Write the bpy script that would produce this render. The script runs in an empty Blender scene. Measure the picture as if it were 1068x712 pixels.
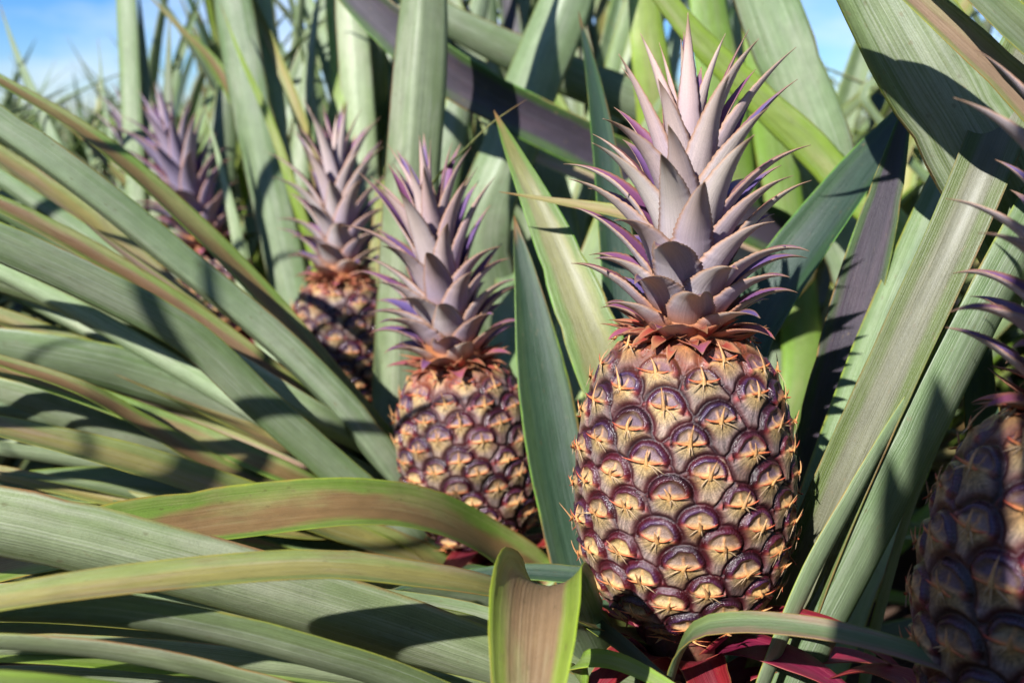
import bpy, math, random
import numpy as np
from mathutils import Vector, Matrix

random.seed(7)
RNG = np.random.default_rng(11)
PI = math.pi
scene = bpy.context.scene
COL = scene.collection

# ------------------------------------------------------------------ camera
LENS, SENS = 35.0, 36.0
F = 1068 * LENS / SENS
CAM = np.array([0.0, 0.0, 0.85])
PITCH = math.radians(12.0)
FWD = np.array([0, math.cos(PITCH), -math.sin(PITCH)])
UPV = np.array([0, math.sin(PITCH), math.cos(PITCH)])
RGT = np.array([1.0, 0, 0])

def P(px, py, d):
    return CAM + FWD * d + RGT * ((px - 534) / F * d) + UPV * ((356 - py) / F * d)

def proj(p):
    q = np.asarray(p) - CAM
    d = q @ FWD
    dd = np.where(np.abs(d) < 1e-4, 1e-4, d)
    return 534 + (q @ RGT) / dd * F, 356 - (q @ UPV) / dd * F, d

def CV(v):
    v = np.asarray(v, float)
    return RGT * v[0] + UPV * v[1] - FWD * v[2]

cam = bpy.data.cameras.new('camera')
cam.lens, cam.sensor_width = LENS, SENS
cam.clip_start, cam.clip_end = 0.02, 1000
cam.dof.use_dof = True
cam.dof.focus_distance = 0.57
cam.dof.aperture_fstop = 7.0
camo = bpy.data.objects.new('camera', cam)
camo.location = CAM
camo.rotation_euler = (PI / 2 - PITCH, 0, 0)
COL.objects.link(camo)
scene.camera = camo

# ------------------------------------------------------------------ light
SUN = np.array([-0.45, -0.72, 0.58]); SUN /= np.linalg.norm(SUN)
el = math.asin(SUN[2]); az = math.atan2(SUN[0], SUN[1])
w = bpy.data.worlds.new('World'); scene.world = w; w.use_nodes = True
nt = w.node_tree
for n in list(nt.nodes): nt.nodes.remove(n)
sky = nt.nodes.new('ShaderNodeTexSky'); sky.sky_type = 'NISHITA'; sky.sun_disc = False
sky.sun_elevation = el; sky.sun_rotation = az; sky.air_density = 1.0; sky.dust_density = 0.25; sky.ozone_density = 3.0
tc = nt.nodes.new('ShaderNodeTexCoord')
mp = nt.nodes.new('ShaderNodeMapping'); mp.inputs['Scale'].default_value = (1.6, 1.6, 5.0)
nz = nt.nodes.new('ShaderNodeTexNoise'); nz.inputs['Scale'].default_value = 2.4; nz.inputs['Detail'].default_value = 6
rp = nt.nodes.new('ShaderNodeValToRGB')
rp.color_ramp.elements[0].position = 0.46; rp.color_ramp.elements[1].position = 0.80
mx = nt.nodes.new('ShaderNodeMix'); mx.data_type = 'RGBA'
mx.inputs['B'].default_value = (6.0, 6.4, 7.0, 1)
bg = nt.nodes.new('ShaderNodeBackground'); bg.inputs['Strength'].default_value = 0.085
out = nt.nodes.new('ShaderNodeOutputWorld')
L = nt.links.new
L(tc.outputs['Generated'], mp.inputs['Vector']); L(mp.outputs['Vector'], nz.inputs['Vector'])
L(nz.outputs['Fac'], rp.inputs['Fac']); L(rp.outputs['Color'], mx.inputs['Factor'])
hs = nt.nodes.new('ShaderNodeHueSaturation'); hs.inputs['Saturation'].default_value = 1.5; hs.inputs['Value'].default_value = 0.7; L(sky.outputs['Color'], hs.inputs['Color']); tn = nt.nodes.new('ShaderNodeMix'); tn.data_type = 'RGBA'; tn.blend_type = 'MULTIPLY'; tn.inputs['Factor'].default_value = 1; tn.inputs['B'].default_value = (0.70, 0.86, 1.25, 1); L(hs.outputs[0], tn.inputs['A']); L(tn.outputs['Result'], mx.inputs['A']); L(mx.outputs['Result'], bg.inputs['Color']); L(bg.outputs['Background'], out.inputs['Surface'])
sl = bpy.data.lights.new('sun', 'SUN'); sl.energy = 5.0; sl.angle = math.radians(0.53); sl.color = (1.0, 0.98, 0.95)
so = bpy.data.objects.new('sun', sl); so.rotation_euler = Vector(SUN).to_track_quat('Z', 'Y').to_euler(); so.location = (2, -2, 4)
COL.objects.link(so)
vs = scene.view_settings
vs.view_transform = 'Standard'; vs.look = 'None'; vs.exposure = 1.08; vs.gamma = 1
try: vs.use_curve_mapping = False
except Exception: pass
cy = scene.cycles
cy.use_denoising = True
cy.max_bounces = 8; cy.transmission_bounces = 6; cy.diffuse_bounces = 4; cy.glossy_bounces = 3
cy.sample_clamp_indirect = 6.0

# ------------------------------------------------------------------ materials
class NB:
    def __init__(s, name):
        s.m = bpy.data.materials.new(name); s.m.use_nodes = True; s.t = s.m.node_tree
        for n in list(s.t.nodes): s.t.nodes.remove(n)
        s.out = s.n('ShaderNodeOutputMaterial')
    def n(s, t, **kw):
        n = s.t.nodes.new(t)
        for k, v in kw.items(): setattr(n, k, v)
        return n
    def l(s, a, b): s.t.links.new(a, b)
    def put(s, sock, v):
        if hasattr(v, 'is_linked') or hasattr(v, 'links'): s.l(v, sock)
        else: sock.default_value = v
    def math(s, op, a, b=0.0, c=0.0, clamp=False):
        n = s.n('ShaderNodeMath', operation=op, use_clamp=clamp)
        s.put(n.inputs[0], a); s.put(n.inputs[1], b)
        if op in ('MULTIPLY_ADD', 'SMOOTH_MIN'): s.put(n.inputs[2], c)
        return n.outputs[0]
    def mix(s, f, a, b, mode='MIX'):
        n = s.n('ShaderNodeMix', data_type='RGBA', blend_type=mode)
        s.put(n.inputs['Factor'], f)
        s.put(n.inputs['A'], a if not isinstance(a, tuple) else (*a[:3], 1))
        s.put(n.inputs['B'], b if not isinstance(b, tuple) else (*b[:3], 1))
        return n.outputs['Result']
    def ramp(s, f, stops):
        n = s.n('ShaderNodeMapRange', interpolation_type='SMOOTHSTEP')
        s.put(n.inputs[0], f); n.inputs[1].default_value = stops[0]; n.inputs[2].default_value = stops[1]
        return n.outputs[0]
    def noise(s, vec, scale=1.0, detail=3, rough=0.55):
        n = s.n('ShaderNodeTexNoise'); n.inputs['Scale'].default_value = scale
        n.inputs['Detail'].default_value = detail; n.inputs['Roughness'].default_value = rough
        s.l(vec, n.inputs['Vector']); return n.outputs['Fac']
    def vec(s, x, y, z):
        n = s.n('ShaderNodeCombineXYZ'); s.put(n.inputs[0], x); s.put(n.inputs[1], y); s.put(n.inputs[2], z); return n.outputs[0]

def leaf_mat(name, mid, side, margin, blotch, mid_w=0.5, blotch_amt=0.35, rough=0.37, transl=0.3, streak=0.32,
             tcol=(0.30, 0.42, 0.06), tip=(0.22, 0.12, 0.04), bloom=(0.30, 0.34, 0.30), bloom_amt=0.25, wobble=0.4):
    b = NB(name)
    uv = b.n('ShaderNodeUVMap', uv_map='UVMap'); sp = b.n('ShaderNodeSeparateXYZ'); b.l(uv.outputs[0], sp.inputs[0])
    u, v = sp.outputs[0], sp.outputs[1]
    oi = b.n('ShaderNodeObjectInfo'); rnd = oi.outputs['Random']
    rz = b.math('MULTIPLY', rnd, 53.0)
    at = b.n('ShaderNodeAttribute', attribute_name='along'); tt = at.outputs['Fac']
    ua = b.math('ABSOLUTE', b.math('MULTIPLY_ADD', u, 2.0, -1.0))
    wob = b.noise(b.vec(b.math('MULTIPLY', u, 3.0), b.math('MULTIPLY', v, 14.0), rz), 1.0, 3)
    uw = b.math('ADD', ua, b.math('MULTIPLY_ADD', wob, wobble, -wobble / 2))
    fine = b.noise(b.vec(b.math('MULTIPLY', u, 46.0), b.math('MULTIPLY', v, 5.0), rz), 1.0, 3, 0.6)
    ribs = b.noise(b.vec(b.math('MULTIPLY', u, 16.0), b.math('MULTIPLY', v, 1.2), b.math('ADD', rz, 7.0)), 1.0, 2, 0.5)
    blo = b.noise(b.vec(b.math('MULTIPLY', u, 1.8), b.math('MULTIPLY', v, 9.0), b.math('ADD', rz, 3.0)), 1.0, 4, 0.6)
    grit = b.noise(b.vec(b.math('MULTIPLY', u, 60.0), b.math('MULTIPLY', v, 700.0), rz), 1.0, 2, 0.6)
    c = b.mix(b.ramp(uw, (mid_w - 0.16, mid_w + 0.16)), mid, side)
    c = b.mix(b.math('MULTIPLY', b.ramp(blo, (0.48, 0.70)), blotch_amt), c, blotch)
    c = b.mix(b.math('MULTIPLY', b.ramp(b.math('MULTIPLY', b.math('ADD', blo, fine), 0.5), (0.46, 0.62)), bloom_amt), c, bloom)
    mot = b.noise(b.vec(b.math('MULTIPLY', u, 5.0), b.math('MULTIPLY', v, 55.0), b.math('ADD', rz, 11.0)), 1.0, 5, 0.7)
    mgc = b.mix(b.math('MULTIPLY', b.ramp(blo, (0.42, 0.62)), 0.75), margin, (0.26, 0.10, 0.045))
    c = b.mix(b.ramp(b.math('ADD', ua, b.math('MULTIPLY_ADD', mot, 0.12, -0.06)), (0.92, 1.0)), c, mgc)
    sv = b.math('ADD', b.math('MULTIPLY_ADD', fine, streak * 2, 1.0 - streak), b.math('MULTIPLY_ADD', ribs, streak * 0.9, -streak * 0.45))
    sv = b.math('ADD', sv, b.math('MULTIPLY_ADD', grit, 0.3, -0.15))
    sv = b.math('ADD', sv, b.math('MULTIPLY_ADD', mot, 0.7, -0.35))
    c = b.mix(1.0, c, b.vec(sv, sv, sv), 'MULTIPLY')
    hv = b.n('ShaderNodeHueSaturation'); b.l(c, hv.inputs['Color']); hv.inputs['Saturation'].default_value = 1.06
    b.put(hv.inputs['Hue'], b.math('MULTIPLY_ADD', rnd, 0.035, 0.4825)); b.put(hv.inputs['Value'], b.math('MULTIPLY_ADD', b.math('FRACT', b.math('MULTIPLY', rnd, 17.0)), 0.45, 0.78))
    c = hv.outputs[0]
    c = b.mix(b.ramp(b.math('ADD', tt, b.math('MULTIPLY_ADD', wob, 0.08, -0.04)), (0.955, 0.99)), c, tip)
    c = b.mix(b.math('MULTIPLY', b.ramp(b.noise(b.vec(b.math('MULTIPLY', u, 9.0), b.math('MULTIPLY', v, 110.0), b.math('ADD', rz, 5.0)), 1.0, 4, 0.7), (0.62, 0.74)), 0.55), c, (0.20, 0.14, 0.075))
    vo = b.n('ShaderNodeTexVoronoi', feature='F1'); vo.inputs['Scale'].default_value = 1.0
    b.l(b.vec(b.math('MULTIPLY', u, 5.0), b.math('MULTIPLY', v, 60.0), rz), vo.inputs['Vector'])
    c = b.mix(b.math('MULTIPLY', b.math('SUBTRACT', 1.0, b.ramp(vo.outputs['Distance'], (0.05, 0.13))), 0.4), c, (0.10, 0.07, 0.03))
    pb = b.n('ShaderNodeBsdfPrincipled')
    b.l(c, pb.inputs['Base Color'])
    b.put(pb.inputs['Roughness'], b.math('MULTIPLY_ADD', fine, 0.3, rough - 0.07))
    pb.inputs['Specular IOR Level'].default_value = 0.4
    pb.inputs['Coat Weight'].default_value = 0.10; pb.inputs['Coat Roughness'].default_value = 0.28
    bp = b.n('ShaderNodeBump'); bp.inputs['Strength'].default_value = 0.5; bp.inputs['Distance'].default_value = 0.0012
    b.l(b.math('ADD', b.math('ADD', fine, b.math('MULTIPLY', ribs, 0.5)), b.math('MULTIPLY', grit, 0.35)), bp.inputs['Height']); b.l(bp.outputs[0], pb.inputs['Normal'])
    tr = b.n('ShaderNodeBsdfTranslucent')
    b.l(b.mix(0.6, c, tcol), tr.inputs['Color'])
    ms = b.n('ShaderNodeMixShader'); ms.inputs[0].default_value = transl
    b.l(pb.outputs[0], ms.inputs[1]); b.l(tr.outputs[0], ms.inputs[2]); b.l(ms.outputs[0], b.out.inputs['Surface'])
    return b.m

GREY = dict(mid=(0.14, 0.19, 0.09), side=(0.155, 0.215, 0.085), margin=(0.28, 0.34, 0.06), blotch=(0.23, 0.24, 0.10))
M = {}
M['grey_up'] = leaf_mat('leaf_grey_upper', **GREY)
M['grey_dn'] = leaf_mat('leaf_grey_under', (0.19, 0.24, 0.135), (0.15, 0.21, 0.095), (0.28, 0.34, 0.07), (0.24, 0.26, 0.13), streak=0.36, bloom_amt=0.4, bloom=(0.36, 0.38, 0.33))
M['pale_dn'] = leaf_mat('leaf_pale_under', (0.255, 0.31, 0.18), (0.21, 0.27, 0.135), (0.26, 0.31, 0.10), (0.30, 0.31, 0.18), streak=0.26, bloom_amt=0.45, bloom=(0.40, 0.42, 0.33))
M['red_up'] = leaf_mat('leaf_red_upper', (0.20, 0.12, 0.055), (0.15, 0.22, 0.045), (0.26, 0.33, 0.05), (0.22, 0.22, 0.07), mid_w=0.52, blotch_amt=0.8, bloom=(0.30, 0.24, 0.15), wobble=0.75)
M['pink_up'] = leaf_mat('leaf_pink_upper', (0.28, 0.19, 0.13), (0.21, 0.23, 0.08), (0.30, 0.36, 0.06), (0.24, 0.23, 0.10), mid_w=0.6, blotch_amt=0.7, bloom=(0.38, 0.32, 0.24), wobble=0.7)
M['yel_up'] = leaf_mat('leaf_yellow_upper', (0.27, 0.24, 0.08), (0.21, 0.245, 0.075), (0.33, 0.33, 0.06), (0.30, 0.17, 0.07), blotch_amt=0.7, transl=0.3, wobble=0.7)
M['lime_up'] = leaf_mat('leaf_lime_upper', (0.22, 0.30, 0.08), (0.22, 0.33, 0.06), (0.30, 0.42, 0.06), (0.38, 0.36, 0.12), blotch_amt=0.5, transl=0.42, tcol=(0.45, 0.55, 0.08))
M['blot_up'] = leaf_mat('leaf_blotched_upper', (0.15, 0.14, 0.045), (0.11, 0.17, 0.035), (0.14, 0.28, 0.035), (0.29, 0.28, 0.09), mid_w=0.6, blotch_amt=0.7, bloom=(0.20, 0.20, 0.10), wobble=0.6, transl=0.3, bloom_amt=0.2)
M['cup_up'] = leaf_mat('leaf_cupped_upper', (0.23, 0.135, 0.08), (0.24, 0.29, 0.05), (0.34, 0.42, 0.05), (0.26, 0.25, 0.10), mid_w=0.56, blotch_amt=0.7, bloom=(0.32, 0.25, 0.18), wobble=0.6)
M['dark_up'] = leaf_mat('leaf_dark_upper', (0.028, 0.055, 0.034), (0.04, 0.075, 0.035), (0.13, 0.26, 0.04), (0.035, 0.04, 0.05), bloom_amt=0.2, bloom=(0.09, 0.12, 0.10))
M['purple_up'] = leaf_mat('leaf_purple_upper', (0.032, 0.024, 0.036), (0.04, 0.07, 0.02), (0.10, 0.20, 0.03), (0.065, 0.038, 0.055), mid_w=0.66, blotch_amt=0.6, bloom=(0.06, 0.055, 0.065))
M['olive_up'] = leaf_mat('leaf_olive_upper', (0.155, 0.155, 0.09), (0.10, 0.14, 0.03), (0.16, 0.20, 0.05), (0.16, 0.17, 0.08), mid_w=0.5, streak=0.42, bloom_amt=0.5, bloom=(0.20, 0.20, 0.14))
M['redbase'] = leaf_mat('leaf_redbase_upper', (0.14, 0.18, 0.08), (0.16, 0.20, 0.07), (0.30, 0.34, 0.08), (0.35, 0.10, 0.12), blotch_amt=0.75)
M['bract'] = leaf_mat('red_bract', (0.16, 0.014, 0.03), (0.18, 0.02, 0.03), (0.26, 0.08, 0.045), (0.11, 0.02, 0.035), transl=0.15, tcol=(0.35, 0.03, 0.04), bloom_amt=0.15, bloom=(0.3, 0.15, 0.14))
M['dry'] = leaf_mat('leaf_dry', (0.36, 0.26, 0.15), (0.34, 0.24, 0.13), (0.30, 0.20, 0.09), (0.24, 0.15, 0.07), rough=0.7)
STYLE = {'grey': ('grey_up', 'grey_dn'), 'pale': ('grey_up', 'pale_dn'), 'red': ('red_up', 'grey_dn'), 'pink': ('pink_up', 'grey_dn'),
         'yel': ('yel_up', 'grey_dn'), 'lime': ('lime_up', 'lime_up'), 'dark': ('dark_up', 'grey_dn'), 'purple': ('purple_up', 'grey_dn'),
         'olive': ('olive_up', 'grey_dn'), 'redbase': ('redbase', 'grey_dn'), 'bract': ('bract', 'bract'), 'dry': ('dry', 'dry'), 'cup': ('cup_up', 'grey_dn'), 'blot': ('blot_up', 'grey_dn')}

def skin_mat():
    b = NB('pineapple_skin')
    at = b.n('ShaderNodeAttribute', attribute_name='tint'); gl = b.n('ShaderNodeAttribute', attribute_name='gloss')
    tcn = b.n('ShaderNodeTexCoord')
    fz = b.noise(tcn.outputs['Object'], 1400.0, 3, 0.65)
    f2 = b.noise(tcn.outputs['Object'], 330.0, 3, 0.6)
    k = b.math('ADD', b.math('MULTIPLY_ADD', fz, 1.5, 0.3), b.math('MULTIPLY_ADD', f2, 1.1, -0.55))
    c = b.mix(1.0, at.outputs['Color'], b.vec(k, k, k), 'MULTIPLY')
    pb = b.n('ShaderNodeBsdfPrincipled'); b.l(c, pb.inputs['Base Color'])
    b.put(pb.inputs['Roughness'], b.math('MULTIPLY_ADD', gl.outputs['Fac'], -0.46, 0.62))
    pb.inputs['Subsurface Weight'].default_value = 0.0
    bp = b.n('ShaderNodeBump'); bp.inputs['Strength'].default_value = 0.55; bp.inputs['Distance'].default_value = 0.0008
    b.l(b.math('ADD', fz, f2), bp.inputs['Height']); b.l(bp.outputs[0], pb.inputs['Normal'])
    b.l(pb.outputs[0], b.out.inputs['Surface'])
    return b.m

def crown_mat():
    b = NB('crown_leaf_skin')
    at = b.n('ShaderNodeAttribute', attribute_name='tint')
    uv = b.n('ShaderNodeUVMap', uv_map='UVMap'); sp = b.n('ShaderNodeSeparateXYZ'); b.l(uv.outputs[0], sp.inputs[0])
    oi = b.n('ShaderNodeObjectInfo'); rz = b.math('MULTIPLY', oi.outputs['Random'], 31.0)
    u, v = sp.outputs[0], sp.outputs[1]
    fine = b.noise(b.vec(b.math('MULTIPLY', u, 34.0), b.math('MULTIPLY', v, 26.0), rz), 1.0, 3, 0.6)
    fuzz = b.noise(b.vec(b.math('MULTIPLY', u, 60.0), b.math('MULTIPLY', v, 1500.0), rz), 1.0, 2, 0.6)
    k = b.math('ADD', b.math('MULTIPLY_ADD', fine, 0.6, 0.7), b.math('MULTIPLY_ADD', fuzz, 0.7, -0.35))
    c = b.mix(1.0, at.outputs['Color'], b.vec(k, k, k), 'MULTIPLY')
    pb = b.n('ShaderNodeBsdfPrincipled'); b.l(c, pb.inputs['Base Color']); pb.inputs['Roughness'].default_value = 0.5
    bp = b.n('ShaderNodeBump'); bp.inputs['Strength'].default_value = 0.4; bp.inputs['Distance'].default_value = 0.0006
    b.l(b.math('ADD', fine, b.math('MULTIPLY', fuzz, 0.5)), bp.inputs['Height']); b.l(bp.outputs[0], pb.inputs['Normal'])
    tr = b.n('ShaderNodeBsdfTranslucent'); b.l(b.mix(0.5, c, (0.55, 0.25, 0.22)), tr.inputs['Color'])
    ms = b.n('ShaderNodeMixShader'); ms.inputs[0].default_value = 0.2
    b.l(pb.outputs[0], ms.inputs[1]); b.l(tr.outputs[0], ms.inputs[2]); b.l(ms.outputs[0], b.out.inputs['Surface'])
    return b.m

def simple_mat(name, ca, cb, scale, rough=0.85, bump=0.02):
    b = NB(name); tcn = b.n('ShaderNodeTexCoord')
    n1 = b.noise(tcn.outputs['Object'], scale, 8, 0.65); n2 = b.noise(tcn.outputs['Object'], scale * 0.13, 3)
    c = b.mix(b.ramp(b.math('ADD', b.math('MULTIPLY', n1, 0.7), b.math('MULTIPLY', n2, 0.3)), (0.35, 0.65)), ca, cb)
    pb = b.n('ShaderNodeBsdfPrincipled'); b.l(c, pb.inputs['Base Color']); pb.inputs['Roughness'].default_value = rough
    bp = b.n('ShaderNodeBump'); bp.inputs['Strength'].default_value = 0.8; bp.inputs['Distance'].default_value = bump
    b.l(n1, bp.inputs['Height']); b.l(bp.outputs[0], pb.inputs['Normal']); b.l(pb.outputs[0], b.out.inputs['Surface'])
    return b.m

M['skin'] = skin_mat(); M['crown'] = crown_mat()
M['soil'] = simple_mat('red_soil', (0.055, 0.03, 0.018), (0.12, 0.065, 0.04), 24.0)
M['stem'] = simple_mat('plant_stem', (0.07, 0.075, 0.03), (0.14, 0.12, 0.06), 40.0, 0.7, 0.004)
M['stalk'] = simple_mat('fruit_stalk', (0.17, 0.02, 0.025), (0.12, 0.06, 0.03), 60.0, 0.6, 0.003)

# ------------------------------------------------------------------ object helpers
def mesh_obj(name, verts, faces, mats, parent=None, uv=None, fmat=None, attrs=None, tint=None, smooth=True):
    me = bpy.data.meshes.new(name)
    me.from_pydata(np.asarray(verts).tolist(), [], faces if isinstance(faces, list) else faces.tolist())
    for m in mats: me.materials.append(m)
    nl = len(me.loops)
    li = np.empty(nl, np.int32); me.loops.foreach_get('vertex_index', li)
    if uv is not None:
        ul = me.uv_layers.new(name='UVMap'); ul.data.foreach_set('uv', np.asarray(uv, np.float32)[li].ravel())
    if fmat is not None: me.polygons.foreach_set('material_index', np.asarray(fmat, np.int32))
    for k, a in (attrs or {}).items():
        t = me.attributes.new(k, 'FLOAT', 'POINT'); t.data.foreach_set('value', np.asarray(a, np.float32))
    if tint is not None:
        t = me.attributes.new('tint', 'FLOAT_COLOR', 'POINT')
        c = np.ones((len(verts), 4), np.float32); c[:, :3] = np.clip(tint, 0, 1); t.data.foreach_set('color', c.ravel())
    if smooth: me.polygons.foreach_set('use_smooth', np.ones(len(me.polygons), bool))
    me.update()
    o = bpy.data.objects.new(name, me); COL.objects.link(o)
    if parent is not None: o.parent = parent
    return o

def thing(name, loc, label, cat, group=None):
    o = bpy.data.objects.new(name, None); o.empty_display_size = 0.05; o.location = Vector(loc); COL.objects.link(o)
    o['label'] = label; o['category'] = cat
    if group: o['group'] = group
    return o

def spline(pts, n):
    pts = np.asarray(pts, float)
    ext = np.vstack([2 * pts[0] - pts[1], pts, 2 * pts[-1] - pts[-2]])
    seg = len(pts) - 1
    L0 = np.r_[0, np.cumsum(np.linalg.norm(np.diff(pts, axis=0), axis=1))]
    s = np.linspace(0, L0[-1], n)
    k = np.clip(np.searchsorted(L0, s, side='right') - 1, 0, seg - 1)
    t = ((s - L0[k]) / np.maximum(L0[k + 1] - L0[k], 1e-9))[:, None]
    p0, p1, p2, p3 = ext[k], ext[k + 1], ext[k + 2], ext[k + 3]
    return 0.5 * (2 * p1 + (p2 - p0) * t + (2 * p0 - 5 * p1 + 4 * p2 - p3) * t ** 2 + (3 * p1 - p0 - 3 * p2 + p3) * t ** 3)

def unit(a):
    return a / np.maximum(np.linalg.norm(a, axis=-1, keepdims=True), 1e-9)

def blade(path, nrm, W, cup=0.6, wprof=None, nc=11, th=0.0016, wav=0.0, seed=0, keel=0.0):
    """closed thin blade: returns verts, faces, uv, material index per face, along, side flag (1 = underside)"""
    ns = len(path); r = np.random.default_rng(seed)
    T = unit(np.gradient(path, axis=0))
    N = unit(nrm - (nrm * T).sum(1, keepdims=True) * T)
    S = np.cross(T, N)
    t = np.linspace(0, 1, ns)
    wd = W * wprof(t)
    if wav > 0:
        ph = r.random(4) * 6.28
        wd = wd * (1 - 0.06 * (r.random(ns) < 0.06)) * (1 + r.normal(0, 0.006, ns))
        wd = wd * (1 + wav * np.sin(t * 17 + ph[0]) * 0.5 + wav * np.sin(t * 41 + ph[1]) * 0.3)
    arc = np.r_[0, np.cumsum(np.linalg.norm(np.diff(path, axis=0), axis=1))]
    u = np.linspace(-1, 1, nc)
    top = np.zeros((ns, nc, 3)); bot = np.zeros((ns, nc, 3))
    cupv = cup * (1 + 0.15 * np.sin(t * 6 + r.random() * 6))
    for j, uu in enumerate(u):
        ang = uu * cupv
        R = wd / 2 / np.maximum(cupv, 0.05)
        lat = R * np.sin(ang); hgt = R * (1 - np.cos(ang)) + keel * wd * abs(uu) * 0.5
        rip = 0.0
        if wav > 0: rip = wav * wd * 0.25 * np.sin(t * 23 + uu * 2 + ph[2]) * abs(uu)
        c = path + S * lat[:, None] + N * (hgt + rip)[:, None]
        nl = unit(N * np.cos(ang)[:, None] - S * np.sin(ang)[:, None])
        h = th * (1 - 0.82 * abs(uu) ** 2) * np.clip(wd / W * 1.3, 0.15, 1)
        top[:, j] = c + nl * h[:, None] * 0.5; bot[:, j] = c - nl * h[:, None] * 0.5
    V = np.concatenate([top.reshape(-1, 3), bot.reshape(-1, 3)])
    n1 = ns * nc
    I = np.arange(n1).reshape(ns, nc)
    a, b_, c_, d = I[:-1, :-1].ravel(), I[:-1, 1:].ravel(), I[1:, 1:].ravel(), I[1:, :-1].ravel()
    ft = np.stack([a, b_, c_, d], 1); fb = np.stack([d, c_, b_, a], 1) + n1
    e = []
    for j in (0, nc - 1):
        x, y = I[:-1, j], I[1:, j]
        q = np.stack([x, y, y + n1, x + n1], 1)
        e.append(q if j == 0 else q[:, ::-1])
    for i in (0, ns - 1):
        x, y = I[i, :-1], I[i, 1:]
        q = np.stack([x, x + n1, y + n1, y], 1)
        e.append(q if i == 0 else q[:, ::-1])
    e = np.concatenate(e)
    Fc = np.concatenate([ft, fb, e])
    fm = np.r_[np.zeros(len(ft)), np.ones(len(fb)), np.zeros(len(e))].astype(int)
    U = np.tile((u + 1) / 2, ns); Vv = np.repeat(arc, nc)
    uv = np.stack([np.r_[U, U], np.r_[Vv, Vv]], 1)
    al = np.repeat(t, nc); al = np.r_[al, al]
    side = np.r_[np.zeros(n1), np.ones(n1)]
    # top faces must look along +N
    f0 = V[Fc[0]]
    return V, Fc, uv, fm, al, side

def prof_leaf(tip=0.45, p=1.6, base=1.0):
    def f(t):
        k = np.clip((t - (1 - tip)) / tip, 0, 1)
        return (1 - k ** p) * (base + (1 - base) * np.clip(t / 0.15, 0, 1)) * (0.9 + 0.1 * np.sin(t * PI)) + 0.012
    return f

leaf_seed = [100]
def leaf(parent, path_w, nb, nt_, W, style, cup=0.6, tip=0.45, ns=44, nc=11, wav=0.03, name='leaf', keel=0.0, p=1.6, origin=None):
    leaf_seed[0] += 1
    pts = spline(path_w, ns)
    t = np.linspace(0, 1, ns)[:, None]
    nr = np.asarray(nb) * (1 - t) + np.asarray(nt_) * t
    V, Fc, uv, fm, al, sd = blade(pts, nr, W, cup, prof_leaf(tip, p), nc, 0.0018, wav, leaf_seed[0], keel)
    if origin is None and parent is not None: origin = np.array(parent.location)
    if origin is not None: V = V - origin
    a, b = STYLE[style]
    return mesh_obj(name, V, Fc, [M[a], M[b]], parent, uv, fm, {'along': al})

# ------------------------------------------------------------------ pineapple
def fruit_profile(R, H, n=500):
    ph = np.linspace(-PI / 2, PI / 2, n)
    e1, e2 = 0.72, 0.86
    r = R * np.cos(ph) ** e1; z = np.sign(np.sin(ph)) * np.abs(np.sin(ph)) ** e2 * H / 2
    r = r * (1 - 0.07 * z / (H / 2))
    return r, z + H / 2

def smooth(a, lo, hi):
    t = np.clip((a - lo) / (hi - lo), 0, 1); return t * t * (3 - 2 * t)

def lerp3(a, b, f): return np.asarray(a) * (1 - f[:, None]) + np.asarray(b) * f[:, None]

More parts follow.
